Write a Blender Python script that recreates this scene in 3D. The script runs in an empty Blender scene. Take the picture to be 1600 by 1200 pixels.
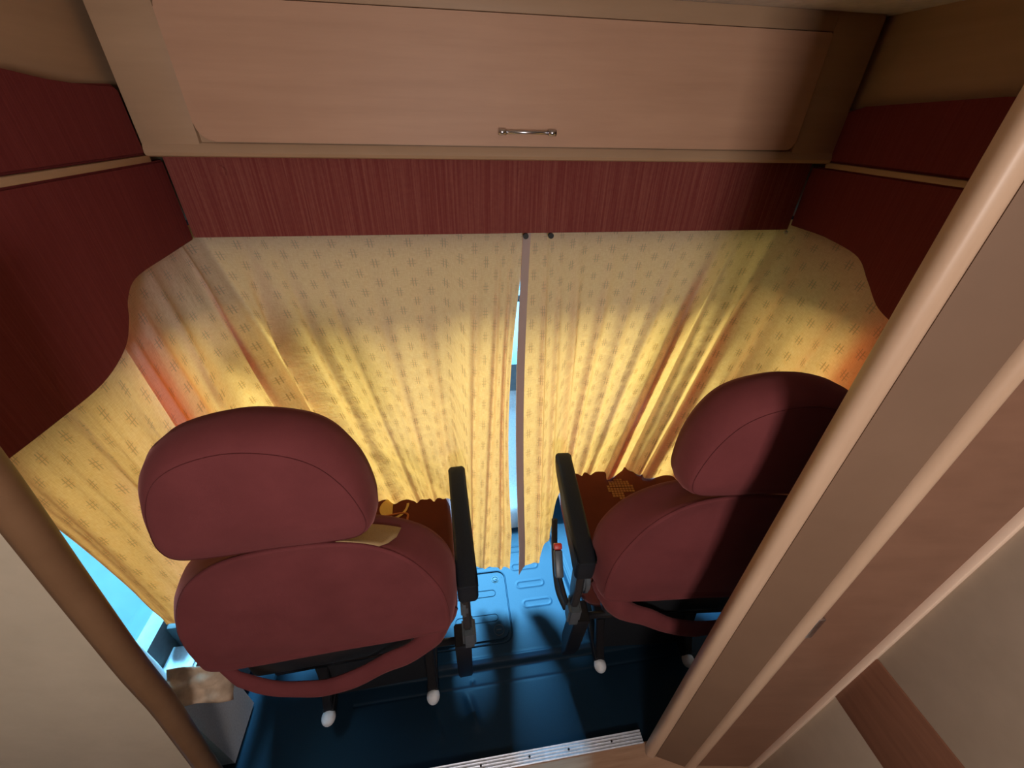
import bpy, bmesh, math, random
from mathutils import Vector, Matrix
random.seed(7)
S = bpy.context.scene
COL = S.collection
H = 1.60                                    # camera height above the living-room floor

# ------------------------------------------------------------------ camera
cam_d = bpy.data.cameras.new('camera'); cam = bpy.data.objects.new('camera', cam_d); COL.objects.link(cam)
cam_d.sensor_fit = 'HORIZONTAL'; cam_d.sensor_width = 36.0; cam_d.lens = 36.0 * 640 / 1600
cam_d.clip_start = 0.02
D = Vector((-25, 970, 640)).normalized()    # world down, seen from the camera (x right, y down, z ahead)
Yc = Vector((-113, -424, 640)); Yc = (Yc - D * Yc.dot(D)).normalized()
Xc = D.cross(Yc)
right = Vector((Xc[0], Yc[0], -D[0])); down = Vector((Xc[1], Yc[1], -D[1])); ahead = Vector((Xc[2], Yc[2], -D[2]))
m3 = Matrix((right, -down, -ahead)).transposed()
cam.matrix_world = Matrix.Translation((0, 0, H)) @ m3.to_4x4()
S.camera = cam

# ------------------------------------------------------------------ world, lights, exposure
S.view_settings.view_transform = 'Standard'; S.view_settings.look = 'None'
S.view_settings.gamma = 1.0; S.view_settings.exposure = 0.0
w = bpy.data.worlds.new('sky'); S.world = w; w.use_nodes = True
bgn = w.node_tree.nodes['Background']; bgn.inputs[0].default_value = (0.20, 0.64, 1.0, 1); bgn.inputs[1].default_value = 6.0

def area(name, loc, target, sx, sy, power, col):
    l = bpy.data.lights.new(name, 'AREA'); l.shape = 'RECTANGLE'; l.size = sx; l.size_y = sy
    l.energy = power; l.color = col
    o = bpy.data.objects.new(name, l); COL.objects.link(o); o.location = loc
    o.rotation_euler = (Vector(target) - Vector(loc)).to_track_quat('-Z', 'Y').to_euler()
    return o
sn = bpy.data.lights.new('bright_sky', 'SUN'); sn.energy = 58; sn.angle = math.radians(14); sn.color = (0.20, 0.64, 1.0)
so = bpy.data.objects.new('bright_sky', sn); COL.objects.link(so)
so.rotation_euler = Vector((0.05, -math.cos(math.radians(52)), -math.sin(math.radians(52)))).to_track_quat('-Z', 'Y').to_euler()
area('living_room_window_light', (-0.01, -0.88, H - 0.10), (0.2, 1.0, H - 0.30), 0.25, 0.34, 14.5, (1.0, 0.87, 0.80))

area('daylight_left_door_window', (-1.35, 1.15, H - 0.25), (-0.70, 0.85, H - 0.75), 0.9, 0.6, 34, (0.26, 0.68, 1.0))
area('daylight_right_door_window', (1.76, 1.15, H - 0.25), (1.10, 0.85, H - 0.70), 0.9, 0.6, 40, (0.26, 0.68, 1.0))

# ------------------------------------------------------------------ node helpers / materials
def mat(name):
    m = bpy.data.materials.new(name); m.use_nodes = True
    nt = m.node_tree
    return m, nt, nt.nodes['Principled BSDF']
def lk(nt, a, b): nt.links.new(a, b)
def node(nt, t, **kw):
    n = nt.nodes.new(t)
    for k, v in kw.items(): setattr(n, k, v)
    return n
def mth(nt, op, a, b=None, c=None, clamp=False):
    n = nt.nodes.new('ShaderNodeMath'); n.operation = op; n.use_clamp = clamp
    for i, v in enumerate((a, b, c)):
        if v is None: continue
        if isinstance(v, (int, float)): n.inputs[i].default_value = v
        else: lk(nt, v, n.inputs[i])
    return n.outputs[0]
def ramp(nt, fac, stops):
    r = node(nt, 'ShaderNodeValToRGB'); e = r.color_ramp.elements
    e[0].position, e[0].color = stops[0][0], (*stops[0][1], 1)
    e[1].position, e[1].color = stops[-1][0], (*stops[-1][1], 1)
    for p, c in stops[1:-1]:
        x = e.new(p); x.color = (*c, 1)
    lk(nt, fac, r.inputs[0]); return r.outputs[0]
def coords(nt, scale=(1, 1, 1), kind='Object'):
    tc = node(nt, 'ShaderNodeTexCoord'); mp = node(nt, 'ShaderNodeMapping'); mp.inputs['Scale'].default_value = scale
    lk(nt, tc.outputs[kind], mp.inputs[0]); return mp.outputs[0]
def noise(nt, vec, scale, detail=4, rough=0.55, out=0):
    n = node(nt, 'ShaderNodeTexNoise'); n.inputs['Scale'].default_value = scale
    n.inputs['Detail'].default_value = detail; n.inputs['Roughness'].default_value = rough
    lk(nt, vec, n.inputs['Vector']); return n.outputs[out]
def bump(nt, bsdf, h, strength, dist=0.002):
    b = node(nt, 'ShaderNodeBump'); b.inputs['Strength'].default_value = strength; b.inputs['Distance'].default_value = dist
    lk(nt, h, b.inputs['Height']); lk(nt, b.outputs[0], bsdf.inputs['Normal'])

def wood(name, c1, c2, grain=(1, 1, 14), scale=3.0, rough=0.5, mottled=0.0):
    m, nt, b = mat(name)
    v = coords(nt, grain)
    n1 = noise(nt, v, scale, 6, 0.6)
    n2 = noise(nt, coords(nt, (1.4, 1.4, 1.4)), 2.3, 3)
    f = mth(nt, 'ADD', mth(nt, 'MULTIPLY', n1, 0.7), mth(nt, 'MULTIPLY', n2, 0.3))
    lk(nt, ramp(nt, f, [(0.32, c1), (0.7, c2)]), b.inputs['Base Color'])
    b.inputs['Roughness'].default_value = rough
    b.inputs['Specular IOR Level'].default_value = 0.3
    bump(nt, b, n1, 0.05, 0.001)
    return m
M = {}
M['beech'] = wood('beech_veneer', (0.44, 0.26, 0.17), (0.54, 0.33, 0.22), (0.6, 0.6, 9), 3.2)
M['beech_frame'] = wood('beech_frame_veneer', (0.36, 0.235, 0.145), (0.45, 0.30, 0.19), (0.6, 0.6, 7), 3)
M['bullnose'] = wood('pale_beech_edging', (0.50, 0.34, 0.23), (0.62, 0.44, 0.31), (8, 8, 0.8), 4, 0.38)
M['partition'] = wood('partition_board', (0.175, 0.105, 0.066), (0.205, 0.125, 0.08), (2, 2, 2), 3, 0.55)
M['door_wood'] = wood('reddish_door_wood', (0.19, 0.098, 0.062), (0.245, 0.13, 0.084), (5, 5, 16), 1.6, 0.45)
M['strip_wood'] = wood('brown_rail_wood', (0.17, 0.073, 0.043), (0.24, 0.11, 0.066), (2, 2, 30), 3, 0.5)
M['edge_strip'] = wood('pale_edge_strip', (0.80, 0.60, 0.46), (0.88, 0.68, 0.53), (2, 2, 2), 3, 0.4)
M['cream_panel'] = wood('cream_board', (0.38, 0.31, 0.235), (0.43, 0.35, 0.27), (3, 3, 3), 6, 0.6)
M['near_panel'] = wood('near_board', (0.46, 0.395, 0.30), (0.53, 0.455, 0.35), (3, 3, 3), 5, 0.6)
M['near_edge'] = wood('near_edging', (0.17, 0.09, 0.045), (0.21, 0.115, 0.06), (3, 3, 3), 5, 0.5)
M['floor_wood'] = wood('laminate_floor', (0.30, 0.165, 0.10), (0.52, 0.33, 0.215), (2, 22, 2), 2.2, 0.5)

def plain(name, c, rough=0.6, metal=0.0, nscale=60, nstr=0.1, spec=0.5, var=0.12):
    m, nt, b = mat(name)
    n = noise(nt, coords(nt), nscale, 3)
    lk(nt, ramp(nt, n, [(0.3, tuple(x * (1 - var) for x in c)), (0.7, tuple(min(1, x * (1 + var)) for x in c))]), b.inputs['Base Color'])
    b.inputs['Roughness'].default_value = rough; b.inputs['Metallic'].default_value = metal
    b.inputs['Specular IOR Level'].default_value = spec
    bump(nt, b, n, nstr, 0.001)
    return m
M['black_plastic'] = plain('black_plastic', (0.016, 0.017, 0.020), 0.42, 0, 260, 0.25)
M['arm_plastic'] = plain('armrest_black_foam', (0.012, 0.016, 0.022), 0.5, 0, 320, 0.25, 0.2)
M['dark_metal'] = plain('dark_metal', (0.022, 0.022, 0.026), 0.4, 0.6, 80)
M['steel'] = plain('bright_steel', (0.62, 0.62, 0.66), 0.28, 1.0, 90, 0.05)
M['grey_plastic'] = plain('grey_plastic', (0.07, 0.085, 0.10), 0.4, 0, 90)
M['alu'] = plain('ribbed_aluminium', (0.52, 0.56, 0.64), 0.45, 0.7, 90, 0.05)
M['white_plastic'] = plain('white_plastic', (0.72, 0.73, 0.76), 0.5)
M['red_plastic'] = plain('red_plastic', (0.55, 0.03, 0.02), 0.4)
M['rubber'] = plain('rubber_mat', (0.004, 0.0155, 0.029), 0.5, 0, 500, 0.35, 0.12, 0.2)
M['trim_grey'] = plain('light_grey_trim', (0.60, 0.62, 0.64), 0.5, 0, 200, 0.1)
M['trim_dark'] = plain('dark_trim', (0.06, 0.07, 0.075), 0.6)
M['cab_grey'] = plain('cab_plastic', (0.12, 0.125, 0.13), 0.6)
M['ceiling'] = plain('ceiling_vinyl', (0.62, 0.58, 0.55), 0.7, 0, 40)
M['room'] = plain('living_room_lining', (0.08, 0.055, 0.038), 0.7, 0, 10)
M['asphalt'] = plain('asphalt', (0.030, 0.050, 0.055), 0.9, 0, 8)
M['patch'] = plain('beige_label_cloth', (0.40, 0.27, 0.13), 0.85, 0, 500, 0.3)
M['cream_print'] = plain('cream_print', (0.60, 0.40, 0.13), 0.9, 0, 500, 0.2)
M['orange_print'] = plain('orange_print', (0.42, 0.13, 0.04), 0.9, 0, 500, 0.2)
M['grid_print'] = plain('dull_grid_print', (0.34, 0.15, 0.055), 0.9, 0, 500, 0.2)
M['rag'] = plain('crumpled_beige_cloth', (0.48, 0.36, 0.26), 0.9, 0, 60, 0.5)

# ribbed red fabric (fine vertical stripes, x varies on the header, y on the sides)
def ribbed(name, base, hi, stretch):
    m, nt, b = mat(name)
    n1 = noise(nt, coords(nt, stretch), 1.0, 3, 0.7)
    n2 = noise(nt, coords(nt, (30, 30, 30)), 3.0, 2)
    f = mth(nt, 'ADD', mth(nt, 'MULTIPLY', n1, 0.85), mth(nt, 'MULTIPLY', n2, 0.15))
    lk(nt, ramp(nt, f, [(0.40, base), (0.53, tuple(0.6 * x + 0.4 * y for x, y in zip(base, hi))), (0.70, hi)]), b.inputs['Base Color'])
    b.inputs['Roughness'].default_value = 0.9; b.inputs['Specular IOR Level'].default_value = 0.15
    bump(nt, b, n1, 0.5, 0.0015)
    return m
M['header_red'] = ribbed('ribbed_red_fabric', (0.18, 0.038, 0.035), (0.28, 0.092, 0.072), (260, 2, 3))
M['side_red_shaded'] = ribbed('ribbed_red_fabric_shaded', (0.14, 0.024, 0.025), (0.17, 0.034, 0.034), (2, 230, 3))  # darker than the header: shade from grazing light put into the base colour

def velour(name, c, c2):
    m, nt, b = mat(name)
    n = noise(nt, coords(nt), 9, 4); n2 = noise(nt, coords(nt, (260, 260, 260)), 3, 2)
    lk(nt, ramp(nt, n, [(0.3, c), (0.72, c2)]), b.inputs['Base Color'])
    b.inputs['Roughness'].default_value = 0.85; b.inputs['Specular IOR Level'].default_value = 0.1
    b.inputs['Sheen Weight'].default_value = 0.22; b.inputs['Sheen Roughness'].default_value = 0.4
    b.inputs['Sheen Tint'].default_value = (1.0, 0.45, 0.45, 1)
    bump(nt, b, n2, 0.25, 0.001)
    return m
M['velour'] = velour('wine_red_velour', (0.135, 0.034, 0.036), (0.175, 0.045, 0.048))
M['velour_seam'] = velour('wine_red_stitching', (0.085, 0.018, 0.020), (0.11, 0.024, 0.026))
M['thread'] = plain('pale_stitching', (0.34, 0.15, 0.13), 0.9)
M['cushion_red'] = velour('rust_red_velour', (0.095, 0.022, 0.016), (0.125, 0.030, 0.021))

# thin linen that lets the daylight through, with woven hash marks
def curtain_mat(name, opaque=0.0):
    m = bpy.data.materials.new(name); m.use_nodes = True; nt = m.node_tree; nt.nodes.clear()
    out = node(nt, 'ShaderNodeOutputMaterial')
    tc = node(nt, 'ShaderNodeTexCoord'); sep = node(nt, 'ShaderNodeSeparateXYZ'); lk(nt, tc.outputs['UV'], sep.inputs[0])
    u, v = sep.outputs[0], sep.outputs[1]
    PU, PV = 0.042, 0.070
    cu = mth(nt, 'DIVIDE', u, PU); iu = mth(nt, 'FLOOR', cu); lu = mth(nt, 'MULTIPLY', mth(nt, 'SUBTRACT', mth(nt, 'SUBTRACT', cu, iu), 0.5), PU)
    odd = mth(nt, 'MULTIPLY', mth(nt, 'MODULO', mth(nt, 'ABSOLUTE', iu), 2.0), 0.5)
    cv = mth(nt, 'ADD', mth(nt, 'DIVIDE', v, PV), odd); iv = mth(nt, 'FLOOR', cv)
    lv = mth(nt, 'MULTIPLY', mth(nt, 'SUBTRACT', mth(nt, 'SUBTRACT', cv, iv), 0.5), PV)
    au, av = mth(nt, 'ABSOLUTE', lu), mth(nt, 'ABSOLUTE', lv)
    def inside(x, c, wd): return mth(nt, 'LESS_THAN', mth(nt, 'ABSOLUTE', mth(nt, 'SUBTRACT', x, c)), wd)
    vert = mth(nt, 'MULTIPLY', inside(au, 0.0036, 0.0011), mth(nt, 'LESS_THAN', av, 0.0150))
    hori = mth(nt, 'MULTIPLY', inside(av, 0.0045, 0.0010), mth(nt, 'LESS_THAN', au, 0.0105))
    mark = mth(nt, 'MAXIMUM', vert, mth(nt, 'MULTIPLY', hori, 0.8))
    mp = node(nt, 'ShaderNodeMapping'); mp.inputs['Scale'].default_value = (1, 1, 1); lk(nt, tc.outputs['UV'], mp.inputs[0])
    mp1 = node(nt, 'ShaderNodeMapping'); mp1.inputs['Scale'].default_value = (500, 60, 1); lk(nt, tc.outputs['UV'], mp1.inputs[0])
    mp2 = node(nt, 'ShaderNodeMapping'); mp2.inputs['Scale'].default_value = (60, 500, 1); lk(nt, tc.outputs['UV'], mp2.inputs[0])
    w1 = noise(nt, mp1.outputs[0], 1, 2); w2 = noise(nt, mp2.outputs[0], 1, 2)
    weave = mth(nt, 'MULTIPLY', mth(nt, 'ADD', w1, w2), 0.5)
    blot = noise(nt, mp.outputs[0], 14, 4)
    mixm = node(nt, 'ShaderNodeMath'); 
    def col(lo, hi, marked):
        c = ramp(nt, weave, [(0.34, lo), (0.62, hi)])
        mx = node(nt, 'ShaderNodeMix'); mx.data_type = 'RGBA'
        fac = mth(nt, 'MULTIPLY', mark, 0.75)
        lk(nt, fac, mx.inputs[0]); lk(nt, c, mx.inputs[6]); mx.inputs[7].default_value = (*marked, 1)
        return mx.outputs[2]
    dif = node(nt, 'ShaderNodeBsdfDiffuse'); tr = node(nt, 'ShaderNodeBsdfTranslucent')
    k = 1.0 - opaque; q = 1.0 - 0.45 * (opaque > 0)
    lk(nt, col((0.80 * q, 0.62 * q, 0.58 * q), (0.93 * q, 0.75 * q, 0.71 * q), (0.76 * q, 0.57 * q, 0.51 * q)), dif.inputs[0])
    lk(nt, col((0.90 * k, 0.160 * k, 0.019 * k), (0.98 * k, 0.210 * k, 0.040 * k), (0.42 * k, 0.06 * k, 0.006 * k)), tr.inputs[0])
    b = node(nt, 'ShaderNodeBump'); b.inputs['Strength'].default_value = 0.6; b.inputs['Distance'].default_value = 0.006
    mp3 = node(nt, 'ShaderNodeMapping'); mp3.inputs['Scale'].default_value = (46, 9, 1); lk(nt, tc.outputs['UV'], mp3.inputs[0])
    hh = mth(nt, 'ADD', mth(nt, 'ADD', mth(nt, 'MULTIPLY', weave, 0.15), blot), mth(nt, 'MULTIPLY', noise(nt, mp3.outputs[0], 1, 3), 0.6)); lk(nt, hh, b.inputs['Height'])
    lk(nt, b.outputs[0], dif.inputs['Normal']); lk(nt, b.outputs[0], tr.inputs['Normal'])
    mx = node(nt, 'ShaderNodeMixShader'); mx.inputs[0].default_value = 0.60 if not opaque else 0.06
    lk(nt, dif.outputs[0], mx.inputs[1]); lk(nt, tr.outputs[0], mx.inputs[2]); lk(nt, mx.outputs[0], out.inputs[0])
    nt.nodes.remove(mixm)
    return m
M['curtain'] = curtain_mat('hash_woven_curtain_linen')
M['hem'] = curtain_mat('doubled_hem_linen', 0.8)

m = bpy.data.materials.new('window_glass'); m.use_nodes = True; nt = m.node_tree; nt.nodes.clear()
o_ = node(nt, 'ShaderNodeOutputMaterial'); t_ = node(nt, 'ShaderNodeBsdfTransparent'); g_ = node(nt, 'ShaderNodeBsdfGlossy'); x_ = node(nt, 'ShaderNodeMixShader')
t_.inputs[0].default_value = (0.93, 0.97, 0.98, 1); g_.inputs['Roughness'].default_value = 0.02; x_.inputs[0].default_value = 0.06
lk(nt, t_.outputs[0], x_.inputs[1]); lk(nt, g_.outputs[0], x_.inputs[2]); lk(nt, x_.outputs[0], o_.inputs[0]); M['glass'] = m

# ------------------------------------------------------------------ mesh helpers
def mesh_obj(name, verts, faces, m, parent=None, smooth=True, uvs=None, loc=None):
    me = bpy.data.meshes.new(name); me.from_pydata([tuple(v) for v in verts], [], faces); me.validate()
    if smooth:
        for p in me.polygons: p.use_smooth = True
    if uvs:
        ul = me.uv_layers.new(name='UVMap')
        for lp in me.loops: ul.data[lp.index].uv = uvs[lp.vertex_index]
    me.materials.append(M[m] if isinstance(m, str) else m)
    bm = bmesh.new(); bm.from_mesh(me); bmesh.ops.recalc_face_normals(bm, faces=bm.faces); bm.to_mesh(me); bm.free()
    o = bpy.data.objects.new(name, me); COL.objects.link(o)
    if parent: o.parent = parent
    if loc: o.location = loc
    return o
def bm_obj(name, bm, m, parent=None, smooth=False):
    bmesh.ops.recalc_face_normals(bm, faces=bm.faces)
    me = bpy.data.meshes.new(name); bm.to_mesh(me); bm.free()
    if smooth:
        for p in me.polygons: p.use_smooth = True
        try: me.set_sharp_from_angle(angle=math.radians(38))
        except Exception: pass
    me.materials.append(M[m])
    o = bpy.data.objects.new(name, me); COL.objects.link(o)
    if parent: o.parent = parent
    return o
def tag(o, label=None, cat=None, group=None, kind=None):
    if label: o['label'] = label
    if cat: o['category'] = cat
    if group: o['group'] = group
    if kind: o['kind'] = kind
    return o
def empty(name, loc, rz, label, cat, group=None):
    o = bpy.data.objects.new(name, None); COL.objects.link(o); o.location = loc; o.rotation_euler = (0, 0, rz)
    return tag(o, label, cat, group)
def add_box(bm, x0, x1, y0, y1, z0, z1, bev=0.0, seg=2, mx=None):
    r = bmesh.ops.create_cube(bm, size=1.0); vs = r['verts']
    for v in vs:
        v.co = Vector(((x0 + x1) / 2 + v.co.x * (x1 - x0), (y0 + y1) / 2 + v.co.y * (y1 - y0), (z0 + z1) / 2 + v.co.z * (z1 - z0)))
    if bev > 0:
        es = list({e for v in vs for e in v.link_edges})
        rr = bmesh.ops.bevel(bm, geom=es, offset=bev, segments=seg, affect='EDGES', profile=0.5)
        vs = list({v for f in rr['faces'] for v in f.verts} | {v for v in vs if v.is_valid})
    if mx: 
        for v in vs: v.co = mx @ v.co
    return vs
def box(name, x0, x1, y0, y1, z0, z1, m, parent=None, bev=0.003, seg=2):
    bm = bmesh.new(); add_box(bm, x0, x1, y0, y1, z0, z1, bev, seg); return bm_obj(name, bm, m, parent, True)
def spline(pts, n, closed=False):
    """Catmull-Rom through pts"""
    P = [Vector(p) for p in pts]; out = []; N = len(P); segs = N if closed else N - 1
    for i in range(n):
        t = i / (n if closed else n - 1) * segs; k = min(int(t), segs - 1); f = t - k
        if closed: a, b, c, d = P[(k - 1) % N], P[k % N], P[(k + 1) % N], P[(k + 2) % N]
        else: a, b, c, d = P[max(k - 1, 0)], P[k], P[min(k + 1, N - 1)], P[min(k + 2, N - 1)]
        out.append(0.5 * ((2 * b) + (c - a) * f + (2 * a - 5 * b + 4 * c - d) * f * f + (3 * b - 3 * c + d - a) * f ** 3))
    return out
def tube(name, pts, r, m, parent=None, seg=10, n=0, cap=True):
    P = spline(pts, n) if n else [Vector(p) for p in pts]
    vs, fs = [], []; prev = None
    for i, p in enumerate(P):
        t = (P[min(i + 1, len(P) - 1)] - P[max(i - 1, 0)]).normalized()
        a = Vector((0, 0, 1)) if abs(t.z) < 0.9 else Vector((1, 0, 0))
        if prev is not None: a = prev
        u = (a - t * a.dot(t)).normalized(); prev = u; v = t.cross(u)
        rr = r[i] if isinstance(r, (list, tuple)) else r
        for k in range(seg):
            an = 2 * math.pi * k / seg; vs.append(p + (u * math.cos(an) + v * math.sin(an)) * rr)
    for i in range(len(P) - 1):
        for k in range(seg):
            fs.append((i * seg + k, i * seg + (k + 1) % seg, (i + 1) * seg + (k + 1) % seg, (i + 1) * seg + k))
    if cap: fs += [tuple(range(seg))[::-1], tuple(range((len(P) - 1) * seg, len(P) * seg))]
    return mesh_obj(name, vs, fs, m, parent)
def cyl(name, c, axis, r, h, m, parent=None, seg=28, bev=0.0015):
    bm = bmesh.new(); bmesh.ops.create_cone(bm, cap_ends=True, segments=seg, radius1=r, radius2=r, depth=h)
    if bev: bmesh.ops.bevel(bm, geom=[e for e in bm.edges if abs(e.verts[0].co.z - e.verts[1].co.z) < 1e-6], offset=bev, segments=2, affect='EDGES')
    q = Vector(axis).to_track_quat('Z', 'Y').to_matrix().to_4x4(); q.translation = Vector(c)
    bmesh.ops.transform(bm, matrix=q, verts=bm.verts)
    return bm_obj(name, bm, m, parent, True)
def prism(name, poly, axis, a, b, m, parent=None, bev=0.0, smooth=True):
    """poly of (p,q); axis 'x': (y,z), 'y': (x,z), 'z': (x,y); extruded from a to b"""
    def mk(p, q, t): return {'x': (t, p, q), 'y': (p, t, q), 'z': (p, q, t)}[axis]
    bm = bmesh.new()
    va = [bm.verts.new(mk(p, q, a)) for p, q in poly]; vb = [bm.verts.new(mk(p, q, b)) for p, q in poly]
    bm.faces.new(va); bm.faces.new(vb[::-1])
    n = len(poly)
    for i in range(n): bm.faces.new((va[i], va[(i + 1) % n], vb[(i + 1) % n], vb[i]))
    if bev:
        es = [e for e in bm.edges if (e.verts[0] in va) == (e.verts[1] in va)]
        bmesh.ops.bevel(bm, geom=es, offset=bev, segments=3, affect='EDGES')
    return bm_obj(name, bm, m, parent, smooth)

# closed loft: list of rings (each same count of points) plus domed ends
def loft(name, rings, m, parent=None, cap_a=0.0, cap_b=0.0, caprings=7, axis=Vector((0, 1, 0))):
    n = len(rings[0]); allr = list(rings)
    def caps(ring, bulge, sign):
        c = sum(ring, Vector()) / n; out = []
        for k in range(1, caprings + 1):
            f = 1 - k / (caprings + 0.35)
            out.append([c + (p - c) * f + axis * sign * bulge * (1 - f * f) for p in ring])
        return out
    allr = caps(rings[0], cap_a, -1)[::-1] + allr + caps(rings[-1], cap_b, 1)
    vs = [p for r in allr for p in r]; fs = []
    for i in range(len(allr) - 1):
        for k in range(n): fs.append((i * n + k, i * n + (k + 1) % n, (i + 1) * n + (k + 1) % n, (i + 1) * n + k))
    fs += [tuple(range(n))[::-1], tuple(range((len(allr) - 1) * n, len(allr) * n))]
    return mesh_obj(name, vs, fs, m, parent)

# ------------------------------------------------------------------ the setting
XL, XR = -0.65, 1.06                        # faces of the side linings in the cab
XO_L, XO_R = -0.80, 1.21                    # body sides
YH = 1.20                                   # header face
ZC = H + 0.215                              # ceiling
def st(o): return tag(o, kind='structure')
st(box('ceiling', -1.85, XO_R + 0.8, -2.5, 1.42, ZC, ZC + 0.06, 'ceiling', bev=0))
# raised living floor, ends at the aluminium threshold
st(box('floor', -1.85, XO_R + 0.8, -2.5, 0.376, -0.06, 0.0, 'floor_wood', bev=0))

# cab floor: rubber mat with moulded ribs, a step and dents
def rr_dist(x, y, cx, cy, hx, hy, r):
    dx, dy = abs(x - cx) - hx + r, abs(y - cy) - hy + r
    return math.hypot(max(dx, 0), max(dy, 0)) + min(max(dx, dy), 0) - r
OVALS = [(0.245, 0.925, 0.055, 0.013), (0.235, 1.005, 0.055, 0.013), (0.26, 0.845, 0.055, 0.013), (0.235, 1.09, 0.055, 0.013), (0.04, 1.035, 0.06, 0.013)]
def sm(a, b, x):
    t = max(0, min(1, (x - a) / (b - a))); return t * t * (3 - 2 * t)
def floor_z(x, y):
    z = -0.024 + 0.02 * sm(0.642, 0.662, y)
    z += 0.004 * math.exp(-((y - 0.672) / 0.006) ** 2)
    z -= 0.003 * math.exp(-((y - 0.600) / 0.003) ** 2)
    for (cx, cy, hx, hy) in OVALS:
        d = rr_dist(x, y, cx, cy, hx, hy, hy); z += 0.0016 * math.exp(-(d / 0.0028) ** 2)
    ex = 0.405 + (y - 0.9) * -0.10
    z += 0.010 * math.exp(-((x - ex) / 0.010) ** 2) * sm(0.66, 0.72, y) + 0.012 * sm(ex, ex + 0.02, x) * sm(0.66, 0.72, y)
    z += 0.009 * math.exp(-((x + 0.02 + (y - 0.55) * 0.3) / 0.016) ** 2 - ((y - 0.535) / 0.05) ** 4)
    z += 0.006 * math.exp(-((x + 0.12 + (y - 0.5) * 0.3) / 0.008) ** 2 - ((y - 0.51) / 0.035) ** 4)
    z += 0.004 * math.exp(-(((x + 0.01) ** 2 + (y - 0.615) ** 2) / 0.007 ** 2))
    return z
NX, NY = 380, 250
vs = []; fs = []
for j in range(NY + 1):
    for i in range(NX + 1):
        x = -0.40 + 1.2 * i / NX; y = 0.385 + 0.80 * j / NY; vs.append((x, y, floor_z(x, y)))
for j in range(NY):
    for i in range(NX):
        a = j * (NX + 1) + i; fs.append((a, a + 1, a + NX + 2, a + NX + 1))
fo = mesh_obj('rubber_floor_mat', vs, fs, 'rubber')
tag(fo, 'black moulded rubber mat covering the cab floor between and under the seats', 'floor mat')
st(box('floor_cab', XO_L - 0.05, XO_R + 0.05, 0.37, 2.4, -0.09, -0.034, 'rubber', bev=0))

# body sides with the door windows left open
def wall_with_hole(name, x0, x1, y0, y1, z0, z1, hy0, hy1, hz0, hz1, m):
    bm = bmesh.new()
    add_box(bm, x0, x1, y0, hy0, z0, z1); add_box(bm, x0, x1, hy1, y1, z0, z1)
    add_box(bm, x0, x1, hy0, hy1, z0, hz0); add_box(bm, x0, x1, hy0, hy1, hz1, z1)
    return st(bm_obj(name, bm, m))
wall_with_hole('wall_left', XO_L - 0.04, XO_L, 0.501, 2.3, -0.05, ZC, 0.590, 1.30, H - 1.13, H - 0.46, 'cab_grey')
wall_with_hole('wall_right', XO_R, XO_R + 0.04, 0.35, 2.3, -0.05, ZC, 0.625, 1.30, H - 0.98, H - 0.46, 'cab_grey')
st(box('window_1', XO_L - 0.025, XO_L - 0.020, 0.58, 1.56, H - 1.14, H - 0.35, 'glass', bev=0))
st(box('window_2', XO_R + 0.020, XO_R + 0.025, 0.63, 1.56, H - 0.99, H - 0.35, 'glass', bev=0))
# overcab deck behind the header, windscreen and bulkhead
st(prism('wall_overcab', [(1.27, H - 0.27), (1.35, H - 0.31), (1.40, H - 0.29), (1.40, ZC), (1.27, ZC)], 'x', XO_L, XO_R, 'trim_dark'))
st(prism('window_3', [(1.385, H - 0.31), (2.25, H - 0.86), (2.25, H - 0.866), (1.38, H - 0.316)], 'x', XO_L, XO_R, 'glass'))
st(prism('wall_front', [(2.19, -0.08), (2.27, -0.08), (2.27, H - 0.86), (2.19, H - 0.86)], 'x', XO_L, XO_R, 'cab_grey'))
da = prism('dashboard', [(1.62, H - 1.12), (1.63, H - 0.98), (1.74, H - 0.92), (2.17, H - 0.89), (2.17, H - 1.3), (1.84, H - 1.3), (1.72, H - 1.16)], 'x', XO_L + 0.08, XO_R - 0.08, 'cab_grey', bev=0.01)
tag(da, 'grey dashboard glimpsed through the slit between the two front curtains', 'dashboard')
cc = prism('slit_bounce_panel', [(1.71, 0.43), (1.69, 0.43), (1.655, 0.36), (1.24, 0.10), (1.22, 0.06), (1.22, -0.03), (1.71, -0.03)], 'x', 0.02, 0.40, 'trim_grey', bev=0.012)  # added pale surface, sloped to catch daylight and brighten the slit
tag(cc, 'pale sloped panel added behind the slit between the curtains to catch daylight', 'added panel')
st(box('ground', -14, 14, -10, 18, -0.62, -0.60, 'asphalt', bev=0))
# living room behind the camera
LX0, LX1 = -1.80, 1.45
bm = bmesh.new(); add_box(bm, LX0, LX1 + 0.6, -2.55, -2.5, -0.05, ZC); st(bm_obj('wall_back', bm, 'room'))
bm = bmesh.new(); add_box(bm, LX0 - 0.05, LX0, -2.5, 0.50, -0.05, ZC); add_box(bm, LX0 - 0.05, XL - 0.03, 0.466, 0.50, H - 0.17, ZC); add_box(bm, LX0 - 0.05, XO_L, 0.466, 0.50, -0.05, H - 0.17); st(bm_obj('wall_left_living_room', bm, 'room'))
bm = bmesh.new(); add_box(bm, LX1 + 0.6, LX1 + 0.65, -2.5, 0.36, -0.05, ZC); add_box(bm, XO_R, LX1 + 0.65, 0.34, 0.38, -0.05, ZC); st(bm_obj('wall_right_living_room', bm, 'room'))

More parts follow.
